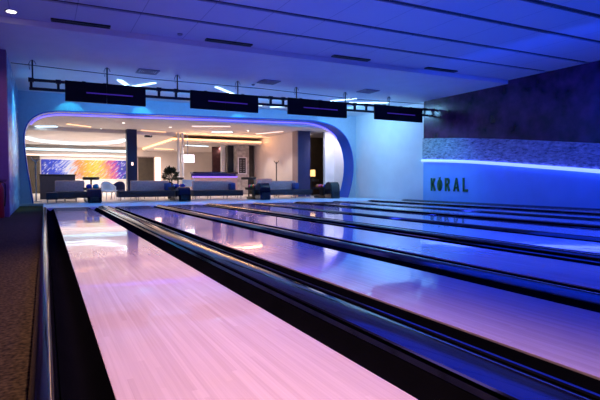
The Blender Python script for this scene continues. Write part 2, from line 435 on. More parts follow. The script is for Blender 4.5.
# white cove-lit ledges running along the lounge back wall
for i, (z0, z1, d) in enumerate(((3.10, 3.26, 0.5), (2.72, 2.84, 0.35))):
    struct('trim_%d' % (3+i), boxbm(-1.8, 6.1, 40-d, 40, z0, z1), M['white'])
    bm = boxbm(-1.75, 6.05, 40-d-0.03, 40-d, z0+0.02, z1-0.02)
    tag(obj('led_strip', bm, M['led_cyan'] if i == 0 else M['led_pink']), ('cool white upper' if i == 0 else 'warm white lower')+' light strip on the ledge above the lounge mural', 'light strip')
# dropped ceiling with oval recess
bm = bmesh.new()
cx, cy, rx, ry, zb, zt = 1.85, 34.2, 2.95, 4.6, 3.52, ZLOUNGE
seg = 64
lo_i = [bm.verts.new((cx+rx*math.cos(2*PI*k/seg), cy+ry*math.sin(2*PI*k/seg), zb)) for k in range(seg)]
up_i = [bm.verts.new((cx+rx*math.cos(2*PI*k/seg), cy+ry*math.sin(2*PI*k/seg), zt)) for k in range(seg)]
sq = []
for k in range(seg):
    a = 2*PI*k/seg; ca, sa = math.cos(a), math.sin(a)
    t = 1/max(abs(ca), abs(sa)); sq.append((cx+ca*t*4.99, cy+sa*t*5.6))
lo_o = [bm.verts.new((max(-1.79, min(x, 6.85)), y, zb)) for x, y in sq]
up_o = [bm.verts.new((max(-1.79, min(x, 6.85)), y, zt)) for x, y in sq]
for k in range(seg):
    j = (k+1) % seg
    bm.faces.new((lo_i[k], lo_i[j], lo_o[j], lo_o[k])); bm.faces.new((lo_i[j], lo_i[k], up_i[k], up_i[j])); bm.faces.new((lo_o[k], lo_o[j], up_o[j], up_o[k]))
    bm.faces.new((up_i[k], up_o[k], up_o[j], up_i[j]))
struct('ceiling_drop', bm, M['warmwhite'], 'dropped lounge ceiling with oval recess')
bm = bmesh.new()
pts = [(cx+(rx-0.04)*math.cos(2*PI*k/48), cy+(ry-0.04)*math.sin(2*PI*k/48), zb+0.09) for k in range(49)]
add_tube(bm, pts, 0.06, 6)
tag(obj('oval_cove_light', bm, M['led_white'], smooth=True), 'large oval icy white cove light in the lounge ceiling at left', 'ceiling light')
# dropped raft at right with orange edge light
struct('ceiling_raft', boxbm(6.95, 12.72, 29.6, 39.9, 3.30, 3.48), M['warmwhite'], 'dropped raft ceiling over the lounge bar')
tag(obj('led_strip', boxbm(6.95, 12.72, 29.54, 29.598, 3.40, 3.50), M['led_orange']), 'orange light strip along the front edge of the dropped ceiling over the bar', 'light strip')
tag(obj('led_strip', boxbm(6.89, 6.948, 29.54, 39.9, 3.40, 3.50), M['led_orange']), 'orange light strip running back along the left edge of the dropped ceiling over the bar', 'light strip')

# ------------------------------------------------------------------ lanes, gutters, dividers
LN = ['pink-lit glossy bowling lane nearest the carpet, first from the left', 'violet-lit glossy bowling lane, second from the left',
      'violet-blue bowling lane, third from the left', 'blue bowling lane with a bright glint, fourth from the left', 'blue bowling lane, fifth from the left',
      'deep blue bowling lane, sixth from the left', 'narrow-looking blue bowling lane, seventh from the left', 'bowling lane nearest the wall letters, farthest right']
GAPS = []
for i, (a, b) in enumerate(LANES):
    lane = thing('bowling_lane', LN[i], 'bowling lane', ((a+b)/2, 0, 0), 0, 'bowling lanes')
    w = (b-a)/2
    obj('lane_surface', boxbm(-w, w, -2.4, FOUL-0.002, -0.14, 0.0, bev=0.004), M['lane'], lane)
    for s in (-1, 1):
        gw = 0.232
        if i == 0 and s == -1: gw = 0.185
        bm = bmesh.new()
        prof = []
        for k in range(13):
            t = k/12; ang = PI*t
            prof.append((w+0.004+gw*t, -0.012-0.085*math.sin(ang)))
        A = []; B = []
        for (x, z) in prof:
            A.append(bm.verts.new((s*x, -2.4, z))); B.append(bm.verts.new((s*x, FOUL-0.004, z)))
        A2 = [bm.verts.new((s*(w+0.004), -2.4, -0.16)), bm.verts.new((s*(w+0.004+gw), -2.4, -0.16))]
        B2 = [bm.verts.new((s*(w+0.004), FOUL-0.004, -0.16)), bm.verts.new((s*(w+0.004+gw), FOUL-0.004, -0.16))]
        for k in range(12): bm.faces.new((A[k], A[k+1], B[k+1], B[k]))
        bm.faces.new((A[0], B[0], B2[0], A2[0])); bm.faces.new((A[-1], A2[1], B2[1], B[-1])); bm.faces.new((A2[0], B2[0], B2[1], A2[1]))
        bm.faces.new(A + [A2[1], A2[0]]); bm.faces.new(B[::-1] + [B2[0], B2[1]])
        obj('gutter', bm, M['gutter'], lane, smooth=True)

def divider(x0, x1, label, h=0.04, wide=False):
    """raised capping with rounded shoulders between two gutters"""
    c = (x0+x1)/2; w = (x1-x0)/2
    root = thing('lane_divider', label, 'lane divider', (c, 0, 0), 0, 'lane dividers')
    def profile(w, h):
        pr = [(-w, -0.16), (-w, -0.01)]
        n = 12
        for k in range(n+1):
            t = -1+2*k/n
            pr.append((t*w, -0.01+(h+0.01)*(1-abs(t)**2.6)))
        pr += [(w, -0.01), (w, -0.16)]
        q = []
        for p in pr:
            if not q or (abs(p[0]-q[-1][0])+abs(p[1]-q[-1][1])) > 1e-5: q.append(p)
        return q
    bm = bmesh.new()
    add_prism(bm, profile(w, h), lambda a, b, d: (a, -2.4+d, b), FOUL-0.35+2.4)
    obj('capping', bm, M['cap'], root, smooth=True)
    # tapered nose at the foul line
    bm = bmesh.new()
    P = profile(w*0.98, h*0.98); rings = []
    for k in range(7):
        t = k/6; s = math.sqrt(max(0.0, 1-(t*0.97)**2))
        rings.append([bm.verts.new((a*s, FOUL-0.35+t*0.34, b if b < -0.1 else -0.02+(b+0.02)*s)) for a, b in P])
    for A, B in zip(rings, rings[1:]):
        for j in range(len(P)-1): bm.faces.new((A[j], A[j+1], B[j+1], B[j]))
    bm.faces.new(rings[-1])
    obj('nose', bm, M['cap'], root, smooth=True)
    if wide:
        for s in (-1, 1):
            bm = bmesh.new(); add_tube(bm, [(s*(w-0.035), -2.4, h*0.55+0.004), (s*(w-0.035), FOUL-0.4, h*0.55+0.004)], 0.014, 8)
            obj('edge_bead', bm, M['cap'], root, smooth=True)
    return root
divider(-0.075, 0.038, 'glossy black lane edge capping between carpet and pink lane', 0.05)
DL = ['wide glossy black capping between the pink lane and the second lane', 'black capping between the second and third lanes', 'black capping between the third and fourth lanes',
      'black capping between the fourth and fifth lanes', 'black capping between the fifth and sixth lanes', 'black capping between the sixth and seventh lanes', 'black capping between the seventh and eighth lanes']
for i in range(7):
    divider(LANES[i][1]+0.242, LANES[i+1][0]-0.242, DL[i], 0.05 if i % 2 == 0 else 0.04, wide=(i % 2 == 0))
divider(LANES[7][1]+0.242, XR-0.01, 'black capping running along the foot of the right wall', 0.05)

# ------------------------------------------------------------------ right wall light strip and letters
bm = bmesh.new()
add_tube(bm, [(XR-0.085, y, z-0.03) for y, z in ledc if y > -2.8], 0.058, 8)
tag(obj('led_strip', bm, M['led_blue'], smooth=True), 'bright icy blue light strip sloping along the right wall under the stone band', 'light strip')

root = thing('wall_sign', 'dark green KORAL letters on the blue right wall', 'sign', (XR, 14.7, 0.45))
LH = 0.55
def bar(p, q, w):
    p = Vector(p); q = Vector(q); t = (q-p).normalized(); n = Vector((-t.y, t.x))*w/2
    return [tuple(p+n), tuple(p-n), tuple(q-n), tuple(q+n)]
LET = {
 'K': [[(0.0,0),(0.16,0),(0.15,1),(-0.02,1)], [(0.10,0.50),(0.32,1.0),(0.50,0.96),(0.24,0.38)], [(0.12,0.62),(0.30,0.66),(0.56,0.04),(0.36,-0.02)]],
 'R': [[(0.0,0),(0.16,0),(0.15,1),(-0.02,1)], [(0.10,0.84),(0.10,1.0),(0.32,1.0),(0.46,0.92),(0.50,0.75),(0.46,0.57),(0.32,0.45),(0.10,0.43),(0.10,0.57),(0.24,0.59),(0.32,0.66),(0.33,0.77),(0.26,0.84)], [(0.16,0.50),(0.33,0.54),(0.56,0.04),(0.38,-0.02)]],
 'A': [[(-0.02,0.0),(0.15,0.0),(0.34,0.92),(0.24,1.0)], [(0.24,1.0),(0.37,1.0),(0.60,0.0),(0.43,0.0)], [(0.10,0.20),(0.12,0.34),(0.48,0.34),(0.50,0.20)]],
 'L': [[(0.0,0),(0.17,0),(0.15,1),(-0.02,1)], [(0.05,0),(0.48,0.0),(0.50,0.18),(0.05,0.16)]],
}
def letter(nm, polys, ofs):
    bm = bmesh.new()
    for P in polys:
        add_prism(bm, P, lambda a, b, d: (-0.03*(1)+d, -(a*LH*0.95+ofs), b*LH), 0.029)
    obj('letter', bm, M['green'], root)['label'] = 'letter '+nm
org = -1.10
letter('K', LET['K'], org)
n = 20
O = [(0.24+0.26*math.cos(2*PI*k/n), 0.46+0.46*math.sin(2*PI*k/n)) for k in range(n)]
bm = bmesh.new()
add_prism(bm, O, lambda a, b, d: (-0.03+d, -(a*LH+org+0.39), b*LH), 0.029)
for k in range(5):   # little raised grooves across the solid O and a leaf tip
    a = -0.6+k*0.3
    add_prism(bm, bar((0.24+0.2*math.sin(a), 0.12), (0.24+0.17*math.sin(a*0.8), 0.80), 0.035), lambda a, b, d: (-0.042+d, -(a*LH+org+0.39), b*LH), 0.014)
add_prism(bm, [(0.20,0.9),(0.28,0.9),(0.34,1.06),(0.24,1.0),(0.15,1.06)], lambda a, b, d: (-0.03+d, -(a*LH+org+0.39), b*LH), 0.029)
obj('letter', bm, M['green'], root)['label'] = 'solid letter O'
letter('R', LET['R'], org+0.83)
letter('A', LET['A'], org+1.30)
letter('L', LET['L'], org+1.80)

# ------------------------------------------------------------------ ceiling fittings
def slot_diffuser(x, label):
    r = thing('slot_diffuser', label, 'air vent', (x, sk(x, 11.72), ZN), -math.atan(SK), 'long ceiling air slots')
    bm = bmesh.new()
    add_box(bm, -0.62, 0.62, -0.09, -0.065, -0.035, 0); add_box(bm, -0.62, 0.62, 0.065, 0.09, -0.035, 0)
    add_box(bm, -0.62, -0.59, -0.065, 0.065, -0.035, 0); add_box(bm, 0.59, 0.62, -0.065, 0.065, -0.035, 0)
    obj('frame', bm, M['black'], r)
    bm = bmesh.new()
    for k in range(3): add_box(bm, -0.59, 0.59, -0.045+k*0.038, -0.03+k*0.038, -0.03, -0.001)
    obj('louvre', bm, M['black'], r)
    return r
sd = slot_diffuser(0.80, 'long dark ceiling air slot, leftmost of four')
for x, l in ((4.3, 'long dark ceiling air slot, second from the left'), (8.0, 'long dark ceiling air slot, third from the left'), (11.4, 'long dark ceiling air slot, nearest the right wall')):
    dup(sd, (x, sk(x, 11.72), ZN), label=l)

def ceiling_grille(x, y, label):
    r = thing('ceiling_grille', label, 'air vent', (x, y, ZR), 0, 'square ceiling grilles')
    bm = bmesh.new(); a, b = 0.32, 0.27
    for s in (-1, 1):
        add_box(bm, -a, a, *(sorted((s*a, s*b))), -0.03, 0); add_box(bm, *(sorted((s*a, s*b))), -b, b, -0.03, 0)
    obj('frame', bm, M['grille'], r)
    bm = bmesh.new()
    for k in range(4):
        q = 0.22-k*0.06
        for s in (-1, 1):
            add_box(bm, -q, q, *(sorted((s*q, s*(q-0.025)))), -0.025, -0.001)
            add_box(bm, *(sorted((s*q, s*(q-0.025)))), -q+0.026, q-0.026, -0.025, -0.001)
    obj('louvre', bm, M['grille'], r)
    return r
g0 = ceiling_grille(2.95, 15.95, 'square grey ceiling grille above the leftmost overhead display')
dup(g0, (7.0, 15.6, ZR), label='square grey ceiling grille above the gap between second and third displays')
dup(g0, (11.1, 15.4, ZR), label='square grey ceiling grille nearest the right wall')
for (x, y, z, l) in ((3.0, 12.0, ZN, 'small smoke detector on the ceiling near the step, left'), (6.7, 16.3, ZR, 'small smoke detector beside the middle ceiling grille')):
    bm = bmesh.new(); add_lathe(bm, [(0.035, z-0.05), (0.06, z-0.03), (0.065, z-0.0005)], 16, x, y)
    tag(obj('smoke_detector', bm, M['grille'], smooth=True), l, 'smoke detector')
r = thing('recessed_downlight', 'bright round recessed light at the upper left corner of the ceiling', 'ceiling light', (-0.57, 12.1, ZN))
bm = bmesh.new(); add_lathe(bm, [(0.095, -0.0005), (0.095, -0.012), (0.12, -0.012), (0.125, -0.0005)], 24, caps=False); obj('trim_ring', bm, M['chrome'], r, smooth=True)
bm = bmesh.new(); add_lathe(bm, [(0.0, -0.012), (0.092, -0.010), (0.092, -0.001), (0, -0.001)], 24); obj('lens', bm, M['downlight'], r, smooth=True)

def line_light(p, q, z, label, m='led_white', name='linear_light', group=None, w=0.07):
    p = Vector(p); q = Vector(q); c = (p+q)/2; L = (q-p).length
    r = thing(name, label, 'ceiling light', (c.x, c.y, z), math.atan2(q.y-p.y, q.x-p.x), group)
    obj('housing', boxbm(-L/2, L/2, -w/2-0.012, w/2+0.012, -0.02, -0.0005), M['chairwhite'], r)
    obj('diffuser', boxbm(-L/2+0.01, L/2-0.01, -w/2, w/2, -0.045, -0.0205), M[m], r)
    return r
k = (ZR-.854)/(4.27-.854)
def sc(p): return (p[0]*k, p[1]*k)
G = 'white zigzag ceiling lights above the displays'
line_light(sc((2.25, 17.19)), sc((2.70, 18.2)), ZR, 'short slanting white ceiling light above the leftmost display, left stroke of the V', group=G, w=0.16)
line_light(sc((2.80, 18.2)), sc((3.41, 17.12)), ZR, 'white ceiling light above the leftmost display, right stroke of the V', group=G, w=0.13)
line_light(sc((5.48, 16.82)), sc((8.6, 20.0)), ZR, 'long slanting white ceiling light passing behind the second display', group=G, w=0.12)
line_light(sc((9.15, 20.25)), sc((9.95, 19.5)), ZR, 'white ceiling light showing between the second and third displays', group=G, w=0.1)
line_light((10.95, 17.9), (11.6, 16.9), ZR, 'short slanting white ceiling light over the right end of the third display', group=G, w=0.14)
line_light((11.9, 17.9), (13.5, 17.1), ZR, 'white ceiling light above the display nearest the right wall', group=G, w=0.12)

# ------------------------------------------------------------------ truss and overhead displays
TY = 16.0; SL = 0.012
tz = lambda x: 3.78+SL*x
r = thing('hanging_truss', 'black twin-rail truss hanging from the ceiling across all lanes', 'truss', (0, TY, 0))
for dz in (0, -0.25):
    bm = bmesh.new(); add_tube(bm, [(-0.35, 0, tz(-0.35)+dz), (14.72, 0, tz(14.72)+dz)], 0.045, 10); obj('rail', bm, M['black'], r, smooth=True)
for x in (-0.3, 0.4, 1.7, 3.3, 3.85, 5.6, 7.25, 7.75, 9.3, 10.9, 11.45, 13.2, 14.5):
    bm = bmesh.new(); add_box(bm, x-0.035, x+0.035, -0.04, 0.04, tz(x)-0.25, tz(x)); add_box(bm, x-0.07, x+0.07, -0.055, 0.055, tz(x)-0.06, tz(x)+0.055)
    obj('bracket', bm, M['black'], r)
for x in (-0.26, 1.75, 3.9, 6.0, 8.3, 10.45, 12.6):
    bm = bmesh.new(); add_tube(bm, [(x, 0, tz(x)), (x, 0, ZR-0.002)], 0.022, 8)
    hr = obj('hanger_rod', bm, M['black'], r, smooth=True)
    bm = bmesh.new(); add_tube(bm, [(x-0.07, 0, ZR-0.28), (x-0.09, 0, ZR-0.12), (x-0.05, 0, ZR-0.03), (x+0.05, 0, ZR-0.03), (x+0.09, 0, ZR-0.12)], 0.016, 6)
    obj('clamp', bm, M['grille'], hr, smooth=True)
bm = bmesh.new()
add_tube(bm, [(-0.8, 0.12, ZR-0.12), (3, 0.12, ZR-0.20), (7, 0.12, ZR-0.16), (11, 0.12, ZR-0.22), (14.7, 0.12, ZR-0.14)], 0.012, 5)
tag(obj('power_cable', bm, M['black'], smooth=True, loc=(0, TY, 0)), 'thin dark cable running under the ceiling above the truss', 'cable')

DISP = [(0.57, 2.86, 'leftmost of the four black overhead displays, above the pink lane'), (4.28, 6.70, 'second of the four black overhead displays from the left'),
        (7.87, 10.42, 'third of the four black overhead displays, above the right end of the opening'), (11.75, 14.25, 'black overhead display nearest the right wall')]
for x0, x1, l in DISP:
    c = (x0+x1)/2; w = (x1-x0)/2
    z0 = 3.20+SL*c; z1 = 3.80+SL*c
    d = thing('overhead_display', l, 'display', (c, TY-0.12, z0), 0, 'overhead displays')
    h = z1-z0
    for s in (-1, 1):
        obj('screen', boxbm(*sorted((s*0.004, s*w)), -0.06, 0.02, 0, h, bev=0.012), M['screen'], d)
    obj('back_frame', boxbm(-w*0.9, w*0.9, 0.02, 0.065, 0.18, h-0.08, bev=0.006), M['black'], d)
    obj('violet_line', boxbm(-w*0.50, w*0.66, -0.071, -0.0605, h*0.44, h*0.50), M['violet_dim'], d)  # dim violet emissive line across the display
    for s in (-0.55, 0.55):
        bm = bmesh.new(); add_box(bm, s*w-0.05, s*w+0.05, 0.02, 0.07, h*0.3, h+0.03)
        obj('bracket', bm, M['black'], d)

# ------------------------------------------------------------------ fire extinguisher
fe = thing('fire_extinguisher', 'red fire extinguisher with black hose standing at the left edge', 'fire extinguisher', (-1.05, 14.93, -0.10))
bm = bmesh.new(); add_lathe(bm, [(0.0, 0.0), (0.085, 0.0), (0.09, 0.03), (0.09, 0.72), (0.08, 0.80), (0.05, 0.86), (0.035, 0.88), (0.035, 0.92), (0, 0.92)], 20)
obj('cylinder_body', bm, M['red'], fe, smooth=True)
bm = bmesh.new(); add_box(bm, -0.03, 0.03, -0.03, 0.03, 0.92, 0.97); add_box(bm, 0.0, 0.16, -0.015, 0.015, 0.98, 1.0); add_box(bm, 0.0, 0.14, -0.015, 0.015, 0.95, 0.965); obj('valve_handle', bm, M['black'], fe)
bm = bmesh.new(); add_tube(bm, [(0.02, -0.02, 0.95), (0.12, -0.05, 0.90), (0.13, -0.06, 0.6), (0.10, -0.06, 0.3)], 0.018, 8); obj('hose', bm, M['black'], fe, smooth=True)

# ------------------------------------------------------------------ ball returns and balls
def ball(loc, color, label, r=0.108):
    bm = bmesh.new(); bmesh.ops.create_uvsphere(bm, u_segments=20, v_segments=12, radius=r)
    o = obj('bowling_ball', bm, M['ball_'+color], loc=loc, smooth=True)
    return tag(o, label, 'bowling ball', 'bowling balls on the ball returns')
RET = [(1.72, 0.58), (5.28, 0.62), (9.03, 0.80), (12.85, 0.84)]
RL = ['black ball return in front of the left sofa, topped with blue balls', 'black ball return between the second and third sofas, topped with blue balls',
      'black rounded ball return in the middle with coloured balls behind', 'black rounded ball return at the right end of the opening']
for (x, H), l in zip(RET, RL):
    b = thing('ball_return', l, 'ball return', (x, 20.55, 0), 0, 'ball returns')
    hw = 0.26
    P = [(-0.05, 0.0), (0.62, 0.0), (0.62, H*0.80), (0.50, H*0.93), (0.30, H), (0.12, H*0.97), (0.0, H*0.82), (-0.05, H*0.45)]
    bm = bmesh.new(); add_prism(bm, P, lambda a, z, d: (-hw+d, a, z), 2*hw)
    bmesh.ops.bevel(bm, geom=[e for e in bm.edges if abs(e.calc_face_angle(0)) > 0.9], offset=0.03, segments=2, affect='EDGES')
    obj('hood', bm, M['blackgloss'], b, smooth=True)
    obj('opening_flap', boxbm(-0.17, 0.17, -0.075, -0.045, 0.10, H*0.42, bev=0.01), M['black'], b)
    zt_ = 0.54 if H < 0.7 else 0.50
    bm = bmesh.new()
    add_box(bm, -0.28, 0.28, 0.625, 1.80, zt_-0.05, zt_)
    for s in (-1, 1): add_box(bm, s*0.28-0.025, s*0.28+0.025, 0.625, 1.80, zt_, zt_+0.06)
    add_box(bm, -0.28, 0.28, 1.76, 1.80, zt_, zt_+0.06)
    obj('ball_tray', bm, M['black'], b)
    bm = bmesh.new(); add_box(bm, -0.20, 0.20, 0.625, 1.6, 0.09, 0.13); add_box(bm, -0.10, 0.10, 1.1, 1.4, 0.13, zt_-0.05); add_box(bm, -0.26, 0.26, 0.7, 1.7, 0.0, 0.09, bev=0.01)
    obj('pedestal', bm, M['black'], b)
blab = {0: 'on the ball return by the left sofa', 1: 'on the ball return between the second and third sofas', 2: 'on the middle ball return', 3: 'on the ball return at the right end'}
BALLS = {0: [(-0.13, 0.80, 'blue', 'front left blue ball'), (0.13, 0.80, 'cyan', 'front right light blue ball'), (-0.13, 1.04, 'violet', 'rear left violet ball'), (0.13, 1.04, 'blue', 'rear right blue ball')],
         1: [(-0.13, 0.80, 'blue', 'front left blue ball'), (0.13, 0.80, 'blue', 'front right blue ball'), (-0.13, 1.04, 'cyan', 'middle left light blue ball'), (0.13, 1.04, 'violet', 'middle right violet ball'), (-0.13, 1.28, 'blue', 'rear left blue ball')],
         2: [(-0.13, 0.80, 'red', 'front left red ball'), (0.13, 0.80, 'blue', 'front right blue ball'), (-0.13, 1.04, 'orange', 'second-row left orange ball'), (0.13, 1.04, 'pink', 'second-row right pink ball'), (-0.13, 1.28, 'green', 'green ball'), (-0.13, 1.52, 'pink', 'rearmost pink ball')],
         3: [(-0.13, 0.80, 'blue', 'front left blue ball'), (-0.13, 1.04, 'red', 'second-row left red ball'), (0.13, 1.04, 'violet', 'violet ball'), (-0.13, 1.28, 'pink', 'third-row pink ball'), (-0.13, 1.52, 'orange', 'rearmost orange ball')]}
for i, L_ in BALLS.items():
    x, H = RET[i]
    zt_ = 0.54 if H < 0.7 else 0.50
    for dx, dy, c, l in L_:
        ball((x+dx, 20.55+dy, zt_+0.108), c, l+' '+blab[i])
ball((9.03-0.02, 20.55+0.85, 0.13+0.108), 'white', 'white bowling ball on the low shelf of the middle ball return')

# ------------------------------------------------------------------ sofas
def sofa(x0, x1, bx0, bx1, label, y=22.62, cush=False, hb=0.90):
    c = (x0+x1)/2; r = thing('sofa', label, 'sofa', (c, y, -0.012), 0, 'lounge sofas')
    a, b = x0-c, x1-c
    obj('seat', boxbm(a, b, 0, 0.68, 0.16, 0.44, bev=0.03), M['sofa'], r, smooth=True)
    ba, bb = bx0-c, bx1-c
    obj('backrest', boxbm(ba, bb, 0.70, 0.90, 0.18, hb, bev=0.04), M['sofaback'], r, smooth=True)
    for px in (a+0.1, (2*a+b)/3, (a+2*b)/3, b-0.1):
        for py in (0.08, 0.58):
            bm = bmesh.new(); add_tube(bm, [(px, py, 0), (px, py, 0.165)], [0.018, 0.026], 8); obj('leg', bm, M['chrome'], r, smooth=True)
    if cush:
        cu = obj('armrest', boxbm(bb-0.26, bb+0.02, 0.30, 0.70, 0.44, 0.80, bev=0.06), M['cushion'], r, smooth=True)
    return r
sofa(0.30, 1.62, 0.38, 1.55, 'grey sofa with pale backrest behind the leftmost ball return')
sofa(2.86, 5.45, 3.50, 5.25, 'long dark sofa with mauve backrest, left of the second ball return', cush=True)
sofa(6.25, 8.75, 6.40, 8.45, 'long dark sofa with mauve backrest between second and middle ball returns', cush=True)
sofa(9.75, 12.70, 9.80, 12.05, 'long dark sofa in front of the white wall, rightmost of the row', cush=True)
r = thing('ottoman', 'dark square ottoman at the left end of the left sofa', 'ottoman', (0.24, 21.75, -0.012))
obj('seat', boxbm(-0.22, 0.22, -0.15, 0.55, 0.14, 0.42, bev=0.03), M['sofa'], r, smooth=True)
for sx in (-0.16, 0.16):
    for sy in (-0.08, 0.48):
        bm = bmesh.new(); add_tube(bm, [(sx, sy, 0), (sx, sy, 0.145)], [0.018, 0.026], 8); obj('leg', bm, M['chrome'], r, smooth=True)

# ------------------------------------------------------------------ tables and chairs
def pedestal_table(x, y, label, R=0.38, H=1.02, top='black', base='black'):
    r = thing('pedestal_table', label, 'table', (x, y, -0.012), 0, 'pedestal tables')
    bm = bmesh.new(); add_lathe(bm, [(0, H-0.13), (R-0.02, H-0.13), (R, H-0.11), (R, H-0.01), (R-0.01, H), (0, H)], 28); obj('tabletop', bm, M[top], r, smooth=True)
    bm = bmesh.new(); add_lathe(bm, [(0.045, 0.03), (0.04, 0.1), (0.04, H-0.13)], 14); obj('column', bm, M[base], r, smooth=True)
    bm = bmesh.new(); add_lathe(bm, [(0.24, 0), (0.24, 0.015), (0.06, 0.035), (0, 0.035)], 24); obj('base', bm, M[base], r, smooth=True)
    return r
pedestal_table(1.90, 24.4, 'tall black round table behind the leftmost ball return', R=0.36, H=1.07)
pedestal_table(6.15, 25.3, 'black round table to the right of the potted plant', R=0.3, H=1.08)
pedestal_table(9.95, 24.9, 'tall black round table below the menu board', R=0.42, H=1.10)
pedestal_table(10.95, 25.1, 'pale grey round table with papers, before the white wall', R=0.46, H=1.02, top='sofaback', base='chrome')
pedestal_table(14.6, 26.0, 'dark round table inside the dark doorway', R=0.4, H=1.0, top='brown')

def shell_chair(x, y, rz, label, m='chairwhite', name='armchair', s=1.0):
    r = thing(name, label, 'chair', (x, y, -0.012), rz, 'lounge armchairs')
    obj('seat', boxbm(-0.27*s, 0.27*s, -0.25, 0.25, 0.38, 0.47, bev=0.03), M[m], r, smooth=True)
    # curved shell back
    bm = bmesh.new(); A = []
    for k in range(11):
        t = PI*(0.0+k/10); w_ = 0.06
        x_, y_ = 0.30*s*math.cos(t), 0.02+0.26*math.sin(t)
        hz = 0.62+0.26*math.sin(t)**1.5
        nx, ny = math.cos(t)*0.03, math.sin(t)*0.03
        A.append([bm.verts.new(p) for p in ((x_, y_, 0.40), (x_+nx, y_+ny, 0.40), (x_+nx*1.4, y_+ny*1.4, hz), (x_, y_, hz))])
    for p, q in zip(A, A[1:]):
        for k in range(4): bm.faces.new((p[k], p[(k+1) % 4], q[(k+1) % 4], q[k]))
    bm.faces.new(A[0]); bm.faces.new(A[-1][::-1])
    obj('backrest', bm, M[m], r, smooth=True)
    for sx in (-1, 1):
        for sy in (-1, 1):
            bm = bmesh.new(); add_tube(bm, [(sx*0.25*s, sy*0.23, 0), (sx*0.19*s, sy*0.18, 0.385)], [0.015, 0.02], 8); obj('leg', bm, M['chrome' if m != 'chairwhite' else 'chairwhite'], r, smooth=True)
    return r
shell_chair(2.62, 23.9, 0.4, 'white armchair to the right of the leftmost ball return', s=1.1)
shell_chair(5.00, 25.4, 0.0, 'white armchair with curved back behind the second sofa')
shell_chair(3.10, 24.7, -0.5, 'dark blue armchair between the left sofa and the blue column', 'navy')
shell_chair(4.0, 24.6, 0.3, 'dark blue armchair in front of the blue column', 'navy')
shell_chair(7.55, 25.6, 0.0, 'dark blue armchair left of the violet-lit bar front', 'navy')
shell_chair(9.0, 25.4, 0.2, 'dark armchair before the violet-lit bar front', 'sofa')
shell_chair(5.68, 24.9, 0.2, 'small dark chair between white armchair and potted plant', 'black')
# white tubular frame chair
r = thing('tube_frame_chair', 'white bent-tube chair left of the third sofa', 'chair', (6.45, 24.0, -0.012))
for sx in (-0.28, 0.28):
    bm = bmesh.new(); add_tube(bm, [(sx, -0.3, 0.0), (sx, 0.25, 0.45), (sx, 0.32, 0.98)], 0.03, 8); obj('side_frame', bm, M['chairwhite'], r, smooth=True)
    bm = bmesh.new(); add_tube(bm, [(sx, 0.3, 0.0), (sx, -0.25, 0.45), (sx, -0.30, 0.66), (sx, 0.28, 0.70)], 0.03, 8); obj('arm_frame', bm, M['chairwhite'], r, smooth=True)
obj('seat', boxbm(-0.27, 0.27, -0.24, 0.24, 0.42, 0.46, bev=0.01), M['sofaback'], r)
obj('backrest', boxbm(-0.27, 0.27, 0.26, 0.30, 0.60, 0.95, bev=0.01), M['chairwhite'], r)

# ------------------------------------------------------------------ lounge furniture and fittings
cab = thing('service_counter', 'tall dark counter block in front of the mural at left', 'counter', (0.56, 26.5, -0.012))
obj('body', boxbm(-0.78, 0.78, 0, 0.6, 0, 1.17, bev=0.01), M['sofa'], cab)
obj('worktop', boxbm(-0.82, 0.82, -0.04, 0.64, 1.17, 1.22, bev=0.01), M['black'], cab)
tag(obj('wall_cladding', boxbm(-1.35, -0.30, 39.85, 39.998, -0.01, 2.72, bev=0.01), M['brown']), 'dark brown wall panel left of the colourful mural', 'wall panel')
mu = thing('mural', 'wide glowing mural of blue, orange and yellow feathery strokes', 'mural', (-0.22, 39.94, 1.05))
obj('print', boxbm(0, 6.0, -0.03, 0.03, 0, 1.43), M['mural'], mu)
bm = bmesh.new(); add_box(bm, -0.05, 6.05, -0.02, 0.05, -0.06, -0.0005); add_box(bm, -0.05, 6.05, -0.02, 0.05, 1.4305, 1.47)
obj('frame', bm, M['white'], mu)
cb = thing('column', 'deep blue square column right of the mural', 'column', (4.27, 28.1, -0.012))
obj('shaft', boxbm(-0.26, 0.26, -0.26, 0.26, 0, ZLOUNGE+0.012), M['bluecol'], cb)
obj('wall_plate', boxbm(-0.05, 0.05, -0.285, -0.2605, 1.75, 1.92, bev=0.005), M['led_pink'], cb)['label'] = 'small glowing pink plate'
cn = thing('column', 'wide navy column with brown side beside the dark doorway', 'column', (13.0, 24.5, -0.012))
obj('shaft', boxbm(-0.33, 0.44, -0.3, 0.38, 0, ZLOUNGE+0.012), M['navy'], cn)
obj('side_cladding', boxbm(-0.36, -0.331, -0.29, 0.38, 0, ZLOUNGE+0.012), M['taupe'], cn)
# doors in the back wall
d = thing('door_1', None, None, (7.15, 39.9, -0.012)); d['kind'] = 'structure'; d['label'] = 'dark olive double door in the lounge back wall'
obj('door_leaf', boxbm(-0.59, 0.59, 0, 0.06, 0, 2.78, bev=0.008), M['brown'], d)
bm = bmesh.new(); add_box(bm, -0.66, -0.595, -0.03, 0.09, 0, 2.85); add_box(bm, 0.595, 0.66, -0.03, 0.09, 0, 2.85); add_box(bm, -0.66, 0.66, -0.03, 0.09, 2.785, 2.85); obj('door_frame', bm, M['taupe'], d)
tag(obj('white_panel', boxbm(7.86, 8.32, 39.9, 39.96, 0.0, 2.78, bev=0.01), M['led_pink']), 'tall narrow white panel with painted-in glow beside the dark back door', 'light panel')  # white door panel, its brightness put in as emission
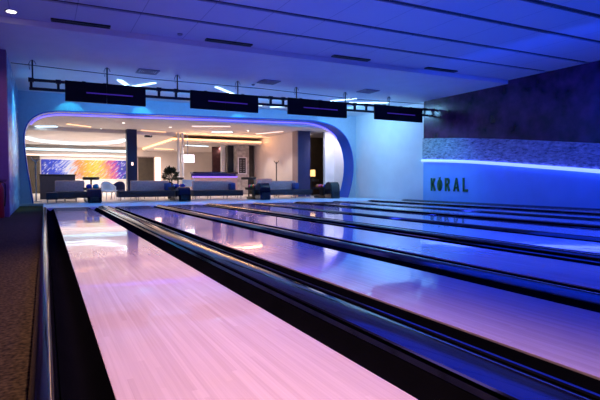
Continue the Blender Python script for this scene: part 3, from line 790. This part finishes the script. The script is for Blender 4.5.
# slim twin columns with television
for i, x in enumerate((7.02, 7.27)):
    bm = bmesh.new(); add_lathe(bm, [(0.10, -0.012), (0.10, 0.03), (0.075, 0.05), (0.075, ZLOUNGE)], 16, x, 28.7)
    tag(obj('slim_column', bm, M['white'], smooth=True), ('left' if i == 0 else 'right')+' one of the two slim pale columns beside the television', 'column')
tv = thing('television', 'glowing pale television hanging beside the slim columns', 'television', (7.68, 29.1, 2.0))
obj('casing', boxbm(-0.42, 0.42, 0, 0.06, -0.02, 0.50, bev=0.01), M['black'], tv)
obj('picture', boxbm(-0.40, 0.40, -0.012, -0.0005, 0.0, 0.48), M['tvglow'], tv)
bm = bmesh.new(); add_tube(bm, [(0, 0.03, 0.49), (0, 0.03, ZLOUNGE-2.0-0.001)], 0.025, 8); obj('ceiling_pole', bm, M['chrome'], tv, smooth=True)
# bar
bar_ = thing('bar_counter', 'low dark bar with a violet light strip in the back of the lounge', 'counter', (9.9, 30.3, -0.012))
obj('body', boxbm(-1.55, 1.4, 0, 0.6, 0, 1.14, bev=0.01), M['sofaback'], bar_)
obj('worktop', boxbm(-1.6, 1.42, -0.08, 0.66, 1.37, 1.48, bev=0.01), M['blackgloss'], bar_)
obj('light_strip', boxbm(-1.55, 1.4, -0.02, 0.3, 1.142, 1.20), M['led_bar'], bar_)
obj('upstand', boxbm(-1.55, 1.4, 0.31, 0.6, 1.14, 1.37), M['navy'], bar_)
tag(obj('curtain', boxbm(10.45, 11.45, 33.0, 33.12, -0.01, 3.29, bev=0.01), M['wine']), 'dark wine-coloured curtain panel behind the bar', 'curtain')
bm = bmesh.new(); add_lathe(bm, [(0.2, -0.012), (0.2, 0.04), (0.16, 0.06), (0.16, 3.299)], 20, 10.65, 31.3)
tag(obj('round_column', bm, M['white'], smooth=True), 'pale round column between the wine curtain and the stone pillar', 'column')
tag(obj('wall_cladding', boxbm(10.95, 11.42, 31.2, 31.5, -0.01, 3.29, bev=0.01), M['black']), 'black panel between the round column and the stone pillar', 'wall panel')
sp_ = thing('stone_pillar', 'rough pale stone pillar carrying the menu board', 'pillar', (11.86, 30.9, -0.012))
obj('shaft', boxbm(-0.5, 0.40, -0.3, 0.3, 0, 3.31, bev=0.01), M['pillar'], sp_)
obj('dark_side', boxbm(0.405, 0.82, -0.1, 0.3, 0, 3.31), M['brown'], sp_)
mb = thing('menu_board', 'black menu board in a white frame on the stone pillar', 'sign', (11.76, 30.59, 1.35))
bm = bmesh.new()
for s in (-1, 1): add_box(bm, *sorted((s*0.31, s*0.25)), -0.03, 0.008, 0, 1.14)
add_box(bm, -0.25, 0.25, -0.03, 0.008, 0, 0.06); add_box(bm, -0.25, 0.25, -0.03, 0.008, 1.08, 1.14)
obj('frame', bm, M['chairwhite'], mb)
obj('board', boxbm(-0.25, 0.25, -0.018, 0.006, 0.06, 1.08), M['black'], mb)
bm = bmesh.new()
random.seed(3)
for k in range(7):
    for cxx in (-0.12, 0.12):
        w_ = random.uniform(0.05, 0.085); add_box(bm, cxx-w_, cxx+w_, -0.022, -0.0182, 0.16+k*0.125, 0.20+k*0.125)
obj('menu_pictures', bm, M['grille'], mb)
# potted plant
pl = thing('potted_plant', 'dark bushy plant in a black planter behind the second sofa', 'plant', (5.55, 24.3, -0.012))
bm = bmesh.new(); add_lathe(bm, [(0.0, 0), (0.15, 0), (0.2, 0.72), (0.22, 0.75), (0.19, 0.75), (0.18, 0.70), (0, 0.70)], 20); obj('planter', bm, M['soil'], pl, smooth=True)
bm = bmesh.new()
random.seed(11)
for k in range(300):
    th = random.uniform(0, 2*PI); ph = random.uniform(0.1, 2.2)
    R_ = random.uniform(0.15, 0.32); L_ = random.uniform(0.14, 0.26)
    c0 = Vector((math.cos(th)*math.sin(ph)*R_, math.sin(th)*math.sin(ph)*R_, 1.12+math.cos(ph)*R_*1.1))
    dirv = Vector((math.cos(th)*math.sin(ph), math.sin(th)*math.sin(ph), math.cos(ph)*0.8+0.2)).normalized()
    sd_ = dirv.cross(Vector((random.uniform(-1,1), random.uniform(-1,1), 1))).normalized()*0.055
    v = [bm.verts.new(c0), bm.verts.new(c0+dirv*L_*0.5+sd_), bm.verts.new(c0+dirv*L_), bm.verts.new(c0+dirv*L_*0.5-sd_)]
    bm.faces.new(v)
obj('foliage', bm, M['leaf'], pl)
bm = bmesh.new()
for k in range(5):
    a = 2*PI*k/5; add_tube(bm, [(0.03*math.cos(a), 0.03*math.sin(a), 0.69), (0.12*math.cos(a), 0.12*math.sin(a), 1.15)], 0.012, 6)
obj('stem', bm, M['leaf'], pl, smooth=True)
# stands
def fork_stand(x, y, H, label, m, name):
    r = thing(name, label, 'stand', (x, y, -0.012))
    bm = bmesh.new(); add_tube(bm, [(0, 0, 0.02), (0, 0, H)], 0.032, 10); obj('pole', bm, M[m], r, smooth=True)
    for s in (-1, 1):
        bm = bmesh.new(); add_tube(bm, [(0, 0, H-0.12), (s*0.10, 0, H-0.02), (s*0.16, 0, H+0.07)], 0.02, 8); obj('arm', bm, M[m], r, smooth=True)
    bm = bmesh.new(); add_lathe(bm, [(0.22, 0), (0.22, 0.015), (0.04, 0.035), (0, 0.035)], 20); obj('base', bm, M[m], r, smooth=True)
    return r
fork_stand(-0.34, 23.3, 1.80, 'tall pale forked stand just inside the left end of the opening', 'grille', 'coat_stand')
fork_stand(12.1, 25.9, 2.02, 'slim dark forked stand against the white lounge wall', 'brown', 'coat_stand')
# doorway lamp
lp = thing('table_lamp', 'small glowing amber table lamp inside the dark doorway', 'lamp', (14.62, 26.0, 0.988))
bm = bmesh.new(); add_lathe(bm, [(0.09, 0), (0.09, 0.02), (0.025, 0.04), (0.02, 0.20), (0, 0.20)], 16); obj('base', bm, M['black'], lp, smooth=True)
bm = bmesh.new(); add_lathe(bm, [(0.16, 0.18), (0.15, 0.58), (0.0, 0.58)], 20); obj('lamp_shade', bm, M['lampshade'], lp, smooth=True)
# ceiling projector
pj = thing('projector', 'small black projector hanging from the lounge ceiling right of the blue column', 'projector', (5.35, 29.0, ZLOUNGE))
bm = bmesh.new(); add_tube(bm, [(0, 0, -0.16), (0, 0, -0.001)], 0.025, 8); obj('mount', bm, M['black'], pj, smooth=True)
obj('casing', boxbm(-0.2, 0.2, -0.18, 0.18, -0.30, -0.16, bev=0.02), M['black'], pj)
bm = bmesh.new(); add_tube(bm, [(0.1, -0.18, -0.23), (0.1, -0.22, -0.23)], 0.05, 12); obj('lens', bm, M['chrome'], pj, smooth=True)
# lounge linear lights
LG = 'slim lounge ceiling lights'
line_light((1.0, 26.5), (2.15, 27.4), ZLOUNGE, 'slanting orange ceiling light at the left of the lounge', 'led_orange', group=LG, w=0.09)
line_light((4.75, 27.9), (6.2, 28.3), ZLOUNGE, 'orange ceiling light just right of the blue column', 'led_orange', group=LG, w=0.09)
line_light((6.73, 24.6), (8.5, 23.75), ZLOUNGE, 'long pinkish ceiling light near the opening, middle of the lounge', 'led_pink', group=LG, w=0.09)
line_light((11.2, 26.8), (12.0, 24.8), ZLOUNGE, 'pinkish ceiling light nearest the white wall', 'led_pink', group=LG, w=0.09)
line_light((8.56, 27.05), (9.6, 26.5), ZLOUNGE, 'cool white ceiling light in the middle of the lounge', 'led_white', group=LG, w=0.2)
line_light((-0.35, 28.5), (0.58, 28.0), ZLOUNGE, 'cool white ceiling light at the far left of the lounge', 'led_white', group=LG, w=0.3)
line_light((8.35, 32.2), (10.0, 32.5), 3.30, 'cool white ceiling light under the dropped ceiling over the bar', 'led_white', group=LG, w=0.12)
line_light((7.2, 36.5), (8.6, 36.9), 3.30, 'orange light under the left end of the dropped ceiling', 'led_orange', group=LG, w=0.25)
dl = None
for x, y, l in ((2.75, 28.3, 'tiny round ceiling spot left of the blue column'), (3.45, 25.0, 'tiny round ceiling spot nearest the opening, left side'), (5.9, 25.8, 'tiny round ceiling spot above the second sofa'), (10.2, 25.6, 'tiny round ceiling spot right of the cool white light'), (14.2, 25.6, 'tiny round ceiling spot in the dark doorway')):
    if dl is None:
        dl = thing('ceiling_spot', l, 'ceiling light', (x, y, ZLOUNGE), 0, 'lounge ceiling spots')
        bm = bmesh.new(); add_lathe(bm, [(0.06, -0.0005), (0.06, -0.015), (0.085, -0.015), (0.09, -0.0005)], 18, caps=False); obj('trim_ring', bm, M['chrome'], dl, smooth=True)
        bm = bmesh.new(); add_lathe(bm, [(0, -0.014), (0.058, -0.012), (0.058, -0.001), (0, -0.001)], 18); obj('lens', bm, M['downlight'], dl, smooth=True)
    else: dup(dl, (x, y, ZLOUNGE), label=l)

# ------------------------------------------------------------------ lights
def area(name, loc, target, size, energy, color, sy=None):
    d = bpy.data.lights.new(name, 'AREA'); d.energy = energy; d.color = color; d.size = size
    if sy: d.shape = 'RECTANGLE'; d.size_y = sy
    o = bpy.data.objects.new(name, d); COL.objects.link(o); o.location = loc
    o.rotation_euler = (Vector(target)-Vector(loc)).to_track_quat('-Z', 'Y').to_euler()
    return o
def spot(name, loc, target, energy, color, ang=60, blend=0.5, size=0.05):
    d = bpy.data.lights.new(name, 'SPOT'); d.energy = energy; d.color = color; d.spot_size = math.radians(ang); d.spot_blend = blend; d.shadow_soft_size = size
    o = bpy.data.objects.new(name, d); COL.objects.link(o); o.location = loc
    o.rotation_euler = (Vector(target)-Vector(loc)).to_track_quat('-Z', 'Y').to_euler()
    return o
PINK = (1.0, 0.46, 0.66); BLUE = (0.004, 0.035, 1.0); CYAN = (0.06, 0.36, 1.0)
def spread(o, deg): o.data.spread = math.radians(deg); return o
# unseen fills added over the lanes: pinkish above the first two, ultraviolet blue everywhere
spread(area('lane_fill_pink', (0.85, 2.6, 4.40), (0.85, 2.6, 0), 0.5, 105, (1.0, 0.58, 0.56), 9.0), 52)
spread(area('lane_fill_blue', (6.6, 5.0, 4.40), (6.6, 5.0, 0), 8.0, 560, BLUE, 7.0), 125)
spread(area('lane_fill_blue_far', (7.0, 14.0, 4.25), (7.0, 14.0, 0.0), 13.0, 420, (0.02, 0.05, 1.0), 0.3), 120)
spread(area('lane_fill_violet', (3.0, 11.0, 4.42), (3.0, 11.0, 0), 6.0, 130, (0.22, 0.17, 1.0), 2.0), 110)
area('right_wall_blue', (10.5, 7.0, 3.9), (14.75, 7.5, 0.2), 8.0, 210, (0.003, 0.05, 1.0), 0.3)
# ceiling wash: blue fill added in mid-air without fitting, violet from the left
area('ceiling_fill_blue', (7.0, 7.0, 2.2), (7.0, 7.0, 4.48), 9.0, 95, (0.002, 0.10, 1.0), 7.0)
area('ceiling_wash_violet', (-2.8, 7.0, 1.2), (1.5, 8.0, 4.48), 6.0, 45, (0.30, 0.20, 0.9), 0.4)
spot('return_wall_fill', (-1.6, 11.5, 4.3), (-1.3, 15.1, 1.8), 110, (0.8, 0.30, 0.75), 60, 0.7, 0.1)  # unseen spot added to bring up the plum return wall
# washers above the approach
spread(area('approach_wash', (7.5, 18.9, 4.25), (7.5, 21.6, 3.9), 13.0, 70, CYAN, 0.15), 120)
spread(area('approach_fill', (7.3, 19.2, 4.30), (7.3, 19.2, 0), 13.5, 85, (0.02, 0.32, 1.0), 0.15), 50)  # unseen downlight added to tint the approach floor
area('side_wall_wash', (12.6, 18.8, 4.25), (14.8, 18.9, 1.2), 3.0, 120, (0.22, 0.58, 1.0), 0.2)
area('rear_ceiling_wash', (7.0, 17.0, 3.0), (7.0, 17.6, 4.4), 12.0, 38, (0.03, 0.26, 1.0), 0.2)
spot('sign_fill', (12.4, 15.2, 4.2), (14.75, 15.2, 0.9), 200, (0.05, 0.50, 1.0), 75, 0.9, 0.1)  # unseen spot added to brighten the wall around the letters
spot('panel_fill', (1.2, 17.5, 4.1), (-0.85, 18.3, 2.4), 700, (0.25, 0.75, 1.0), 70, 0.8, 0.1)  # unseen spot added so the decorative panel looks luminous
for x in (0.95, 3.75, 8.15, 12.7):
    spot('wall_spot', (x, 20.9, 4.28), (x, 21.6, 3.2), 26, (0.05, 0.75, 1.0), 80, 0.3, 0.03)
# lounge: warm white ceiling spots
for x in (1.2, 4.6, 8.0, 11.3):
    for y in (25.0, 28.0):
        spot('lounge_spot', (x, y, 3.66), (x, y, 0), 200, (1.0, 0.84, 0.74), 104, 0.5, 0.12)
for x, y in ((1.0, 36.6), (3.4, 36.8), (5.8, 36.6), (0.8, 32.0), (4.2, 32.0)):
    spot('lounge_spot', (x, y, 3.45), (x, y+1.2, 0), 380, (1.0, 0.88, 0.80), 150, 0.6, 0.12)
for x, y in ((8.2, 33.0), (11.0, 33.0), (9.5, 37.0)):
    spot('bar_spot', (x, y, 3.25), (x, y, 0), 110, (1.0, 0.72, 0.62), 140, 0.6, 0.12)
for x in (1.0, 4.2, 7.5, 10.9):
    spot('sofa_fill', (x, 22.3, 3.5), (x, 22.95, 0.5), 45, (1.0, 0.72, 0.62), 70, 0.7, 0.08)  # unseen warm spots added under the arch to lift the sofa fronts
area('raft_cove', (9.8, 29.2, 3.42), (9.8, 28.6, 3.72), 5.6, 60, (1.0, 0.48, 0.20), 0.1)
spot('doorway_spot', (14.2, 25.6, 3.68), (14.3, 27.6, 2.6), 60, (1.0, 0.75, 0.5), 120, 0.8, 0.05)
spot('lounge_spot', (13.9, 22.8, 3.6), (15.2, 24.2, 1.4), 210, (0.85, 0.80, 1.0), 130, 0.8, 0.1)

w = bpy.data.worlds.new('World'); S.world = w; w.use_nodes = True
w.node_tree.nodes['Background'].inputs[0].default_value = (0.01, 0.012, 0.03, 1)
w.node_tree.nodes['Background'].inputs[1].default_value = 0.3

# ------------------------------------------------------------------ camera
cd = bpy.data.cameras.new('Camera'); cam = bpy.data.objects.new('Camera', cd); COL.objects.link(cam)
cam.location = (0, 0, 0.854)
cd.sensor_width = 36; cd.lens = 482.7/600*36; cd.clip_start = 0.02; cd.clip_end = 200
cam.rotation_euler = (PI/2-0.038373, 0, -0.485873)
S.camera = cam
S.view_settings.view_transform = 'Standard'; S.view_settings.look = 'None'
S.view_settings.exposure = 0; S.view_settings.gamma = 1; S.view_settings.use_curve_mapping = False
